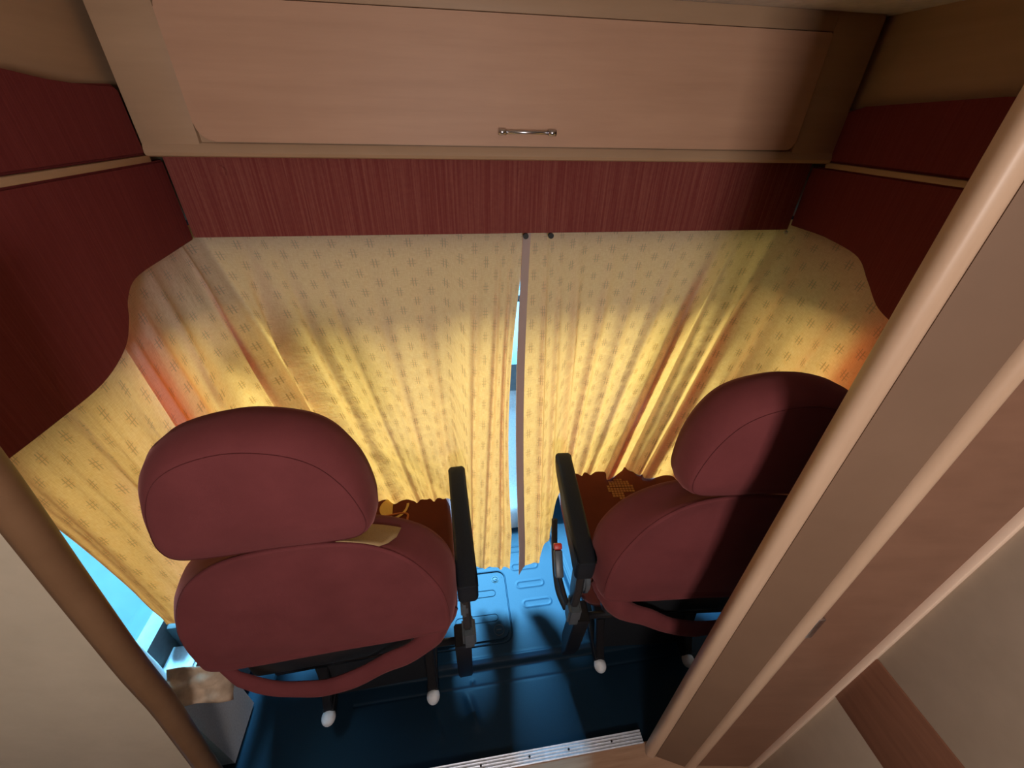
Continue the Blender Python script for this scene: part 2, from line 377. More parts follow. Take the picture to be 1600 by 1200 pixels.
# ------------------------------------------------------------------ side linings (red padded boards, shade put into their colour)
def side_lining(x, sgn, side, low, up):
    """boards lie in the plane X=x; sgn=-1 left, +1 right (outwards)"""
    o = prism('padded_side_board', low, 'x', x, x + sgn * 0.022, 'side_red_shaded', bev=0.004)
    tag(o, f'red fabric-covered lower side board, shade in its colour, with curved lower edge, {side} of the curtains', 'wall panel')
    o2 = prism('padded_side_board', up, 'x', x, x + sgn * 0.022, 'side_red_shaded', bev=0.005)
    tag(o2, f'red upper side board, shade in its colour, above the ledge, {side} of the locker', 'wall panel')
def curve_low(pts, n=40): return [(p.x, p.y) for p in spline([(a, b, 0) for a, b in pts], n)]
lowL = [(1.20, H - 0.108), (0.47, H - 0.108), (0.47, H - 0.432)] + curve_low([(0.48, H - 0.432), (0.62, H - 0.436), (0.74, H - 0.434), (0.825, H - 0.407), (0.868, H - 0.368), (0.895, H - 0.330), (0.945, H - 0.303), (1.06, H - 0.295)]) + [(1.20, H - 0.290)]
upL = [(1.146, H - 0.094), (0.47, H - 0.094), (0.47, H + 0.04), (0.87, H + 0.042), (0.96, H + 0.032), (1.02, H + 0.029), (1.130, H + 0.033), (1.143, H + 0.025)]
side_lining(XL, -1, 'left', lowL, upL)
lowR = [(1.20, H - 0.108), (0.42, H - 0.108), (0.42, H - 0.432)] + curve_low([(0.60, H - 0.43), (0.70, H - 0.428), (0.765, H - 0.408), (0.825, H - 0.385), (0.880, H - 0.338), (0.94, H - 0.292), (1.06, H - 0.273)]) + [(1.20, H - 0.272)]
upR = [(1.19, H - 0.094), (0.42, H - 0.094), (0.42, H + 0.045), (0.80, H + 0.047), (1.10, H + 0.034), (1.16, H + 0.022), (1.185, H - 0.01)]
side_lining(XR, 1, 'right', lowR, upR)
for x, s, nm, y0 in ((XL, -1, 'left', 0.47), (XR, 1, 'right', 0.42)):
    st(box('trim_1' if s < 0 else 'trim_2', min(x + s * 0.05, x - s * 0.004), max(x + s * 0.05, x - s * 0.004), y0, 1.15, H - 0.1075, H - 0.0945, 'beech_frame', bev=0.002))
    bm = bmesh.new(); add_box(bm, min(x + s * 0.023, x + s * 0.05), max(x + s * 0.023, x + s * 0.05), y0, 1.26, H - 0.25, ZC)
    add_box(bm, min(x + s * 0.05, XO_L if s < 0 else XO_R), max(x + s * 0.05, XO_L if s < 0 else XO_R), y0, 1.24, H - 0.32, H - 0.30)
    st(bm_obj('wall_upper_' + nm, bm, 'beech_frame'))

# ------------------------------------------------------------------ header (pelmet) board with covered screws
hd = prism('header_board', [(YH, H - 0.285), (YH + 0.025, H - 0.285), (YH + 0.025, H - 0.095), (YH, H - 0.095)], 'x', XL - 0.0, XR + 0.0, 'header_red', bev=0.003)
hd = tag(hd, 'ribbed wine-red fabric pelmet board running across above the curtains', 'pelmet')
for x in (-0.53, 0.205):
    cyl('screw_cover', (x, YH - 0.002, H - 0.130), (0, 1, 0), 0.0115, 0.005, 'header_red', hd)
# tiny bright screw at the right lower corner of the pelmet
sc = cyl('screw', (1.045, YH - 0.012, H - 0.290), (0, 1, 0.3), 0.005, 0.008, 'steel'); tag(sc, 'tiny bright screw at the right lower corner of the red pelmet', 'screw')
for x, lab in ((0.222, 'left of the pair'), (0.296, 'right of the pair')):
    h_ = cyl('curtain_hook', (x, YH - 0.004, H - 0.292), (0, 1, 0), 0.008, 0.012, 'black_plastic')
    tag(h_, f'small black hook where the two front curtains meet under the pelmet, {lab}', 'hook')

# ------------------------------------------------------------------ overhead locker
YF = 1.145
lk_root = empty('overhead_locker', (0.20, YF, H - 0.095), 0, 'wide beech overhead locker across the top of the cab with one flap door', 'cabinet')
LO = Vector((-0.20, -YF, -(H - 0.095)))
def to_local(o): 
    o.data.transform(Matrix.Translation(LO)); return o
x0, x1, z0, z1 = -0.530, 0.932, H - 0.066, H + 0.176
def rrect(x0, x1, z0, z1, r, n=8, rs=None):
    out = []; rs = rs or (r, r, r, r)
    for (cx, cz, a0, k) in ((x1, z1, 0, 0), (x0, z1, 90, 1), (x0, z0, 180, 2), (x1, z0, 270, 3)):
        q = rs[k]; sx = -1 if cx == x1 else 1; sz = -1 if cz == z1 else 1
        for i in range(n + 1):
            a = math.radians(a0 + 90 * i / n); out.append((cx + sx * q + q * math.cos(a), cz + sz * q + q * math.sin(a)))
    return out
# frame: four boards round the door opening, with a rounded lower lip
g = 0.0025
bm = bmesh.new()
add_box(bm, XL, x0 - g, YF, YF + 0.05, H - 0.095, ZC, 0.001); add_box(bm, x1 + g, XR, YF, YF + 0.05, H - 0.095, ZC, 0.001)
add_box(bm, x0 - g, x1 + g, YF, YF + 0.05, z1 + g, ZC, 0.001); add_box(bm, x0 - g, x1 + g, YF + 0.004, YF + 0.05, H - 0.095, z0 - g, 0.001)
to_local(bm_obj('frame', bm, 'beech_frame', lk_root, True))
lip = prism('lower_lip', [(YF - 0.006, H - 0.088), (YF - 0.003, H - 0.0945), (YF + 0.002, H - 0.097), (YF + 0.045, H - 0.097), (YF + 0.045, H - 0.070), (YF + 0.001, H - 0.070), (YF - 0.004, H - 0.080)], 'x', XL + 0.001, XR - 0.001, 'beech_frame', lk_root); to_local(lip)
# filler corners behind the rounded door corners
bm = bmesh.new(); add_box(bm, x0 - g, x1 + g, YF + 0.012, YF + 0.05, z0 - g, z1 + g); to_local(bm_obj('carcass', bm, 'beech_frame', lk_root))
dr = prism('door', rrect(x0, x1, z0, z1, 0.03, rs=(0.005, 0.02, 0.035, 0.02)), 'y', YF - 0.006, YF + 0.011, 'beech', lk_root, bev=0.0025); to_local(dr)
HZ = H - 0.036
hb = tube('handle', [(0.142, YF - 0.030, HZ), (0.262, YF - 0.030, HZ)], 0.0042, 'steel', dr, 14); to_local(hb)
for hx in (0.142, 0.262):
    a = tube('handle_end', [(hx - 0.009, YF - 0.030, HZ), (hx + 0.009, YF - 0.030, HZ)], 0.0066, 'steel', dr, 16); to_local(a)
    a = tube('handle_post', [(hx, YF - 0.030, HZ), (hx, YF - 0.004, HZ)], 0.0045, 'steel', dr, 12); to_local(a)

# ------------------------------------------------------------------ right partition, door and cabinet
RX1, RY1 = 0.505, 0.362                     # leading corner of the partition
bm = bmesh.new()
# panel between the bullnose and the second edging: from (0.52,0.345) to (0.612,0.30)
PA, PB = Vector((0.520, 0.3385)), Vector((0.607, 0.2980))
def slab(bm, A, B, th, z0, z1):
    d = (B - A).normalized(); n = Vector((-d.y, d.x)) * th
    pts = [A, B, B + n, A + n]
    lo = [bm.verts.new((p.x, p.y, z0)) for p in pts]; hi = [bm.verts.new((p.x, p.y, z1)) for p in pts]
    bm.faces.new(lo[::-1]); bm.faces.new(hi)
    for i in range(4): bm.faces.new((lo[i], lo[(i + 1) % 4], hi[(i + 1) % 4], hi[i]))
slab(bm, PA, PB, 0.03, 0.0, ZC - 0.001)
st(bm_obj('wall_partition', bm, 'partition'))
def vpost(name, cx, cy, rx, ry, rot, z0, z1, m, n=28, pw=2.0):
    poly = []
    for i in range(n):
        a = 2 * math.pi * i / n; c, s_ = math.cos(a), math.sin(a)
        x = rx * math.copysign(abs(c) ** (2 / pw), c); y = ry * math.copysign(abs(s_) ** (2 / pw), s_)
        poly.append((cx + x * math.cos(rot) - y * math.sin(rot), cy + x * math.sin(rot) + y * math.cos(rot)))
    return prism(name, poly, 'z', z0, z1, m)
st(vpost('trim_3', 0.5105, 0.3545, 0.0155, 0.0185, math.radians(-25), 0.0, ZC - 0.001, 'bullnose', pw=2.6))
st(vpost('trim_4', 0.6085, 0.3030, 0.0135, 0.0135, math.radians(-25), 0.0, ZC - 0.001, 'bullnose'))
# wooden door leaf
dA, dB = Vector((0.6210, 0.3000)), Vector((0.7830, 0.2755))
door = empty('door_1', (dA.x, dA.y, 0.0), 0, None, None); tag(door, kind='structure')
bm = bmesh.new(); slab(bm, Vector((0, 0)), dB - dA, 0.03, 0.012, ZC - 0.01); leaf = bm_obj('leaf', bm, 'door_wood', door)
lt = box('latch_plate', -0.008, 0.004, -0.004, 0.004, H - 0.800, H - 0.735, 'steel', door, bev=0.001)
tag(lt, 'bright steel latch plate'); lt.location = (-0.004, -0.0085, 0)
# pale vertical edge strip and framed cabinet turned towards the camera
cab = empty('tall_cabinet', (0.786, 0.275, 0.0), 0, 'tall cabinet at right with cream boards, pale edge strip and a brown cross rail', 'cabinet')
CX, CY = 0.786, 0.275
q = box('edge_strip', -0.006, 0.008, -0.010, 0.004, 0.005, ZC - 0.005, 'edge_strip', cab, 0.002)
ZR = H - 0.885
bm = bmesh.new(); add_box(bm, 0.004, 0.024, -0.50, -0.006, 0.005, ZR - 0.18 + 0.0, 0.001); bm_obj('cream_panel', bm, 'cream_panel', cab, True)
bm = bmesh.new(); add_box(bm, 0.004, 0.024, -0.50, -0.006, ZR, ZC - 0.005, 0.001); bm_obj('cream_panel', bm, 'cream_panel', cab, True)
bm = bmesh.new(); add_box(bm, 0.001, 0.020, -0.50, -0.004, ZR - 0.18, ZR, 0.002); bm_obj('cross_rail', bm, 'strip_wood', cab, True)

# ------------------------------------------------------------------ near-left board end
nl = []
e_top, e_bot = (-0.345, H + 0.10), (-0.468, 0.0)
def near_edge_x(z): 
    pts = [(H - 0.346, -0.521), (H - 0.418, -0.528), (H - 0.602, -0.550), (H - 0.864, -0.580), (H - 1.022, -0.592), (H - 1.366, -0.637)]
    if z >= pts[0][0]: return pts[0][1] + (z - pts[0][0]) * 0.09
    for (za, xa), (zb, xb) in zip(pts, pts[1:]):
        if zb <= z <= za: return xb + (xa - xb) * (z - zb) / (za - zb)
    return -0.637 - (pts[-1][0] - z) * 0.12
def near_board(name, prof, m, parent=None, n=24, z0=0.0, z1=None):
    z1 = z1 or H - 0.16; vs = []; fs = []
    k = len(prof)
    for i in range(n + 1):
        z = z0 + (z1 - z0) * i / n; ex = near_edge_x(z) * 1.045
        for (dx, y) in prof: vs.append((ex + dx, y, z))
    for i in range(n):
        for j in range(k): fs.append((i * k + j, i * k + (j + 1) % k, (i + 1) * k + (j + 1) % k, (i + 1) * k + j))
    fs += [tuple(range(k))[::-1], tuple(range(n * k, n * k + k))]
    return mesh_obj(name, vs, fs, m, parent)
edge_prof = [(-0.030, 0.4205)] + [(-0.022 + 0.022 * math.sin(math.radians(a)), 0.442 - 0.022 * math.cos(math.radians(a))) for a in range(0, 181, 15)] + [(-0.030, 0.464)]
st(near_board('trim_5', edge_prof, 'near_edge'))
st(near_board('wall_near_left', [(-1.10, 0.420), (-0.030, 0.420), (-0.030, 0.4645), (-1.10, 0.4645)], 'near_panel'))

# ------------------------------------------------------------------ aluminium threshold
th = empty('threshold_strip', (0.1, 0.389, 0.0), 0, 'ribbed aluminium threshold strip along the edge of the laminate floor', 'threshold')
prof = [(-0.016, -0.001), (-0.016, 0.003)]
for i in range(4): prof += [(-0.013 + i * 0.0075, 0.0045), (-0.0115 + i * 0.0075, 0.0028), (-0.0085 + i * 0.0075, 0.0028)]
prof += [(0.0165, 0.0045), (0.0175, 0.003), (0.0175, -0.03), (0.0145, -0.03), (0.0145, -0.001)]
prism('profile', prof, 'x', -0.62, 0.397, 'alu', th)
for x in (-0.42, -0.27, -0.10, 0.045, 0.165, 0.30): cyl('screw', (x, 0.001, 0.0042), (0, 0, 1), 0.0032, 0.002, 'dark_metal', th, 12, 0)

# ------------------------------------------------------------------ floor hatch
ht = empty('floor_hatch', (-0.03, 0.857, -0.003), 0, 'rounded black service hatch in the cab floor beside the left seat, with two twist locks', 'hatch')
prism('lid', rrect(-0.165, 0.165, -0.128, 0.128, 0.028), 'z', -0.003, 0.0045, 'rubber', ht, bev=0.002)
def ring(name, pts, r, m, parent): return tube(name, pts + [pts[0]], r, m, parent, 6, 0, False)
ring('rim', [Vector((a, b, 0.000)) for a, b in rrect(-0.176, 0.176, -0.139, 0.139, 0.034, 10)], 0.0035, 'rubber', ht)
for (cx, cy) in ((0.05, 0.045), (0.05, -0.05)):
    pts = [Vector((cx - 0.0 + a, cy + b, 0.0047)) for a, b in rrect(-0.08, 0.08, -0.013, 0.013, 0.0129, 8)]
    ring('rib', pts, 0.0016, 'rubber', ht)
for (cx, cy, r) in ((0.135, 0.100, 0.0105), (0.128, -0.098, 0.0150)):
    l = cyl('twist_lock', (cx, cy, 0.005), (0, 0, 1), r, 0.004, 'rubber', ht)
    ring('lock_ring', [Vector((cx + 1.25 * r * math.cos(t * math.pi / 12), cy + 1.25 * r * math.sin(t * math.pi / 12), 0.005)) for t in range(24)], 0.0014, 'black_plastic', l)
    box('lock_slot', cx - r * 0.6, cx + r * 0.6, cy - 0.002, cy + 0.002, 0.0065, 0.0085, 'black_plastic', l, 0.0005)

# ------------------------------------------------------------------ seats
def sup_outline(zs_w, n=96, xoff=0.0):
    """closed outline from (half-width, z) pairs bottom->top, symmetric"""
    rightp = [(w_, z) for w_, z in zs_w]; leftp = [(-w_, z) for w_, z in zs_w[::-1] if w_ > 0]
    pts = spline([(a + xoff, 0, b) for a, b in rightp + leftp], n, True)
    return pts
def cushion(name, outlines, m, parent, cap_a, cap_b):
    rings = []
    for y, o in outlines:
        rings.append([Vector((p.x, y + p.y, p.z)) for p in o])
    return loft(name, rings, m, parent, cap_a, cap_b), rings
def scale_outline(o, d):
    """inset outline by d (towards the centre, using local normals)"""
    n = len(o); out = []
    for i in range(n):
        t = (o[(i + 1) % n] - o[i - 1]).normalized(); nn = Vector((t.z, 0, -t.x))
        out.append(o[i] - nn * d)
    return out
def blend(a, b, f): return [p.lerp(q_, f) for p, q_ in zip(a, b)]

def make_seat(loc, rz, label, side):
    root = empty('cab_seat', loc, rz, label, 'seat', 'cab captain seats')
    inner = 1 if side == 'left' else -1     # direction of the aisle
    # ---- backrest: narrower rear panel, bolsters flaring forward
    full = sup_outline([(0.0, 0.50), (0.16, 0.505), (0.262, 0.535), (0.290, 0.60), (0.290, 0.70), (0.276, 0.765), (0.238, 0.828), (0.182, 0.870), (0.11, 0.895), (0.0, 0.905)])
    rear = sup_outline([(0.0, 0.555), (0.16, 0.553), (0.252, 0.562), (0.268, 0.61), (0.262, 0.71), (0.238, 0.79), (0.200, 0.862), (0.148, 0.912), (0.085, 0.938), (0.0, 0.946)])
    outl = [(0.004, scale_outline(rear, 0.012)), (0.000 + 0.001, scale_outline(rear, 0.004)), (0.006, rear), (0.022, blend(rear, full, 0.38)), (0.045, blend(rear, full, 0.75)), (0.072, blend(rear, full, 0.95)), (0.090, full),
            (0.105, scale_outline(full, 0.006)), (0.116, scale_outline(full, 0.018)), (0.122, scale_outline(full, 0.036))]
    bk, rings = cushion('backrest', outl, 'velour', root, 0.012, -0.012)
    seam = [p + Vector((0, -0.0005, 0)) for p in rings[2]]
    # only the sides and top of the seam are stitched in view
    sub = [p for p in seam if p.z > 0.585]
    k0 = max(range(len(seam)), key=lambda i: (seam[i] - seam[i - 1]).length if False else (1 if seam[i].z > 0.585 and seam[i - 1].z <= 0.585 else 0))
    order = [seam[(k0 + i) % len(seam)] for i in range(len(seam))]; order = [p for p in order if p.z > 0.585]
    tube('seam', order, 0.0006, 'velour_seam', bk, 6)
    rnd = random.Random(3)
    # ---- slack cover band hanging below the backrest
    sk = -inner
    U = [(-0.275, 0.600), (-0.21, 0.505), (-0.115, 0.402), (0.0, 0.415), (0.12, 0.480), (0.21, 0.560), (0.268, 0.640)]
    L = [(-0.290, 0.575), (-0.225, 0.455), (-0.120, 0.345), (0.0, 0.350), (0.13, 0.405), (0.235, 0.480), (0.288, 0.560)]
    if side == 'right': U = [(-a, b) for a, b in U[::-1]]; L = [(-a, b) for a, b in L[::-1]]
    n = 60
    Us = spline([(a, 0, b) for a, b in U], n); Ls = spline([(a, 0, b) for a, b in L], n)
    vs, fs = [], []; K = 12
    for i in range(n):
        s_ = i / (n - 1); mid = math.sin(math.pi * s_)
        yb = 0.055 - 0.037 * min(1, mid * 2.2) + 0.003 * math.sin(s_ * 23)
        for k in range(K):
            a = 2 * math.pi * k / K
            f = 0.5 + 0.5 * math.cos(a); th_ = 0.012 * math.sin(a) * (0.5 + 0.5 * mid)
            p = Us[i].lerp(Ls[i], f); vs.append((p.x, yb + th_ - 0.012 * math.sin(f * math.pi), p.z + 0.002 * math.sin(s_ * 41 + f * 2)))
    for i in range(n - 1):
        for k in range(K): fs.append((i * K + k, i * K + (k + 1) % K, (i + 1) * K + (k + 1) % K, (i + 1) * K + k))
    fs += [tuple(range(K))[::-1], tuple(range((n - 1) * K, n * K))]
    mesh_obj('cover_band', vs, fs, 'velour', root)
    # dark shell and frame behind the band
    box('back_shell', -0.235, 0.235, 0.045, 0.15, 0.40, 0.545, 'black_plastic', root, 0.02, 3)
    # ---- headrest
    hx = -0.01 if side == 'left' else 0.0
    ho = sup_outline([(0.0, 0.958), (0.08, 0.956), (0.150, 0.962), (0.172, 0.992), (0.173, 1.050), (0.160, 1.115), (0.130, 1.170), (0.082, 1.202), (0.0, 1.218)], 96, hx)
    hi_ = sup_outline([(0.0, 0.975), (0.08, 0.973), (0.140, 0.978), (0.158, 1.005), (0.154, 1.050), (0.137, 1.105), (0.107, 1.152), (0.062, 1.180), (0.0, 1.192)], 96, hx)
    outl = [(-0.018, scale_outline(hi_, 0.010)), (-0.017, hi_), (-0.010, blend(hi_, ho, 0.35)), (0.008, blend(hi_, ho, 0.80)), (0.035, ho), (0.062, scale_outline(ho, 0.004)), (0.085, scale_outline(ho, 0.018)), (0.096, scale_outline(ho, 0.04))]
    hr, hrings = cushion('headrest', outl, 'velour', root, 0.012, 0.004)
    tube('seam', [p + Vector((0, -0.0006, 0)) for p in hrings[1]] + [hrings[1][0] + Vector((0, -0.0006, 0))], 0.0006, 'velour_seam', hr, 6)
    for sx in (-0.095, 0.10):
        cyl('headrest_post', (hx + sx, 0.045, 0.965), (0, 0, 1), 0.007, 0.10, 'dark_metal', root, 16)
        cyl('post_collar', (hx + sx, 0.040, 0.978), (0, 0, 1), 0.018, 0.022, 'black_plastic', root, 20, 0.004)
    # ---- beige label on the shoulder (left seat only)
    if side == 'left':
        ra, rb = rings[3], rings[7]
        idx = [i for i, p in enumerate(ra) if 0.082 < p.x < 0.168 and p.z > 0.85]
        vs, fs = [], []
        cc = Vector((0, 0.08, 0.78))
        for r in rings[2:6]:
            for i in idx:
                p = r[i]; vs.append(p + (p - cc).normalized() * 0.0025)
        nn = len(idx)
        for a in range(3):
            for b in range(nn - 1): fs.append((a * nn + b, a * nn + b + 1, (a + 1) * nn + b + 1, (a + 1) * nn + b))
        lb = mesh_obj('label_patch', vs, fs, 'patch', bk); tag(lb, 'beige cloth patch on the shoulder')
        md = lb.modifiers.new('th', 'SOLIDIFY'); md.thickness = 0.0015; md.offset = 1
    # ---- seat cushion
    co = []
    n = 96
    def ring_xy(w_, ya, yb, r, z):
        pts = rrect(-w_, w_, ya, yb, r, 23); return [Vector((a, b, z)) for a, b in pts]
    fy = 0.570 if side == 'left' else 0.600
    rg = [ring_xy(0.245, 0.13, fy - 0.050, 0.05, 0.315), ring_xy(0.272, 0.11, fy - 0.015, 0.06, 0.33), ring_xy(0.284, 0.10, fy - 0.002, 0.06, 0.37), ring_xy(0.287, 0.10, fy, 0.06, 0.42),
          ring_xy(0.284, 0.105, fy - 0.004, 0.06, 0.456), ring_xy(0.272, 0.115, fy - 0.015, 0.06, 0.476), ring_xy(0.250, 0.13, fy - 0.033, 0.05, 0.480)]
    cu = loft('seat_cushion', rg, 'cushion_red', root, 0.0, 0.004, axis=Vector((0, 0, 1)))
    # printed motifs on the cushion
    zt = 0.4845
    if side == 'left':
        cx, cy = 0.095, 0.468
        R_ = 0.043
        pts = [(cx + R_ * math.cos(math.radians(a)), cy + R_ * math.sin(math.radians(a)), zt) for a in range(90, 271, 10)]
        a_ = mesh_obj('half_disc_print', pts, [tuple(range(len(pts)))], 'cream_print', cu, False); tag(a_, 'cream half disc')
        md = a_.modifiers.new('th', 'SOLIDIFY'); md.thickness = 0.0012; md.offset = 1
        vs, fs = [], []
        for i in range(13):
            a = math.radians(-100 + i * 8.5)
            for r in (0.052, 0.060): vs.append((cx - 0.006 + r * math.cos(a), cy + 0.008 + r * math.sin(a), zt))
        for i in range(12): fs.append((2 * i, 2 * i + 1, 2 * i + 3, 2 * i + 2))
        a_ = mesh_obj('arc_print', vs, fs, 'cream_print', cu, False); tag(a_, 'thin cream arc')
        md = a_.modifiers.new('th', 'SOLIDIFY'); md.thickness = 0.0012; md.offset = 1
        a_ = tube('piping', [(-0.1, 0.425, zt - 0.001), (0.03, 0.43, zt), (0.135, 0.437, zt), (0.145, 0.40, zt), (0.148, 0.30, zt)], 0.0035, 'orange_print', cu, 8, 30)
    else:
        cx, cy = -0.080, 0.445; vs, fs = [], []
        st_ = 0.0108
        for i in range(-6, 7):
            for j in range(-6, 7):
                x, y = i * st_, j * st_
                if math.hypot(x, y) > 0.046 or (x > 0.008 and y < -0.012): continue
                b = len(vs); h_ = 0.0042
                vs += [(cx + x - h_, cy + y - h_, zt), (cx + x + h_, cy + y - h_, zt), (cx + x + h_, cy + y + h_, zt), (cx + x - h_, cy + y + h_, zt)]
                fs.append((b, b + 1, b + 2, b + 3))
        a_ = mesh_obj('grid_print', vs, fs, 'grid_print', cu, False); tag(a_, 'disc of small dull orange squares')
        md = a_.modifiers.new('th', 'SOLIDIFY'); md.thickness = 0.0012; md.offset = 1
    # ---- base: pan, pedestal, rails
    box('seat_pan', -0.23, 0.23, 0.10, 0.52, 0.275, 0.315, 'dark_metal', root, 0.008)
    prism('pedestal', [(0.14, 0.0), (0.50, 0.0), (0.46, 0.275), (0.17, 0.275)], 'x', -0.17, 0.17, 'black_plastic', root, 0.01)
    for sx in ((-0.140, 0.182) if side == 'left' else (-0.178, 0.135)):
        rl = box('rail', sx - 0.017, sx + 0.017, 0.085, 0.56, 0.004, 0.035, 'dark_metal', root, 0.004)
        prism('rail_foot', [(0.085, 0.036), (0.13, 0.036), (0.18, 0.16), (0.155, 0.16)], 'x', sx - 0.014, sx + 0.014, 'dark_metal', rl, 0.003)
        bmc = bmesh.new(); bmesh.ops.create_uvsphere(bmc, u_segments=20, v_segments=12, radius=1.0)
        bmesh.ops.transform(bmc, matrix=Matrix.Translation((sx, 0.075, 0.016)) @ Matrix.Diagonal((0.021, 0.024, 0.020, 1)), verts=bmc.verts)
        cp = bm_obj('end_cap', bmc, 'white_plastic', rl, True); tag(cp, 'white plastic end cap')
    # ---- armrest on the aisle side
    ax = inner * 0.315
    arm = empty('armrest', (ax, 0.035, 0), 0, None, None); arm.parent = root
    tilt = 0.0
    pf = [(-0.004, 0.625), (0.008, 0.612), (0.06, 0.612), (0.12, 0.628), (0.30, 0.640), (0.350, 0.652), (0.372, 0.670), (0.374, 0.690), (0.355, 0.703), (0.20, 0.700), (0.012, 0.692), (-0.004, 0.680)]
    pf = [(p.x, p.y) for p in spline([(a, b, 0) for a, b in pf], 64, True)]
    def ring_yz(x, d):
        n_ = len(pf); out = []
        for i in range(n_):
            a, b = pf[(i + 1) % n_], pf[i - 1]; t = Vector((a[0] - b[0], a[1] - b[1])).normalized()
            out.append(Vector((x, pf[i][0] - t.y * d, pf[i][1] + t.x * d)))
        return out
    loft('arm_pad', [ring_yz(x, d) for x, d in ((-0.0250, 0.013), (-0.0240, 0.0075), (-0.0210, 0.003), (-0.0165, 0.0), (0.0165, 0.0), (0.0210, 0.003), (0.0240, 0.0075), (0.0250, 0.013))], 'arm_plastic', arm, 0, 0, 3, Vector((1, 0, 0)))
    prism('arm_hinge', [(0.0, 0.635), (0.05, 0.635), (0.045, 0.52), (0.03, 0.47), (0.005, 0.47), (-0.002, 0.56)], 'x', -0.018, 0.004, 'black_plastic', arm, 0.004)
    cyl('hinge_disc', (-inner * 0.012, 0.05, 0.575), (1, 0, 0), 0.058, 0.018, 'grey_plastic', arm, 36, 0.005)
    prism('recliner_block', [(-0.005, 0.46), (0.045, 0.46), (0.040, 0.385), (0.0, 0.385)], 'x', -0.022, 0.014, 'grey_plastic', arm, 0.006)
    prism('lower_bracket', [(0.0, 0.40), (0.06, 0.40), (0.09, 0.15), (0.06, 0.06), (0.035, 0.15)], 'x', -0.045 if inner > 0 else 0.0, 0.0 if inner > 0 else 0.045, 'dark_metal', arm, 0.003)
    tube('cross_bar', [(0, 0.03, 0.37), (-inner * 0.5, 0.05, 0.36)], 0.010, 'dark_metal', arm, 12)
    if side == 'right':
        tube('recliner_lever', [(-0.020, 0.30, 0.47), (-0.030, 0.20, 0.42), (-0.030, 0.11, 0.385), (-0.015, 0.05, 0.38)], 0.010, 'black_plastic', arm, 12, 24)
        b_ = empty('seat_belt_buckle', (-0.052, 0.092, 0.605), 0, None, None); b_.parent = arm
        mxr = Matrix.Rotation(math.radians(42), 4, 'X')
        bmq = bmesh.new(); add_box(bmq, -0.011, 0.011, -0.07, 0.0, -0.010, 0.012, 0.004, 2, mxr); bm_obj('buckle_body', bmq, 'grey_plastic', b_, True)
        bmq = bmesh.new(); add_box(bmq, -0.011, 0.011, 0.001, 0.017, -0.009, 0.011, 0.003, 2, mxr); rb_ = bm_obj('release_button', bmq, 'red_plastic', b_, True); tag(rb_, 'red release button')
        tube('buckle_stalk', [(0, -0.048, -0.045), (0.012, -0.065, -0.09), (0.03, -0.06, -0.16)], 0.007, 'black_plastic', b_, 8, 12)
    return root
make_seat((-0.318, 0.497, 0.0), math.radians(2), 'wine-red velour cab seat seen from behind at left, beige patch on its shoulder', 'left')
make_seat((0.600, 0.500, 0.0), math.radians(-5), 'wine-red velour cab seat seen from behind at right, half hidden by the wooden partition post', 'right')

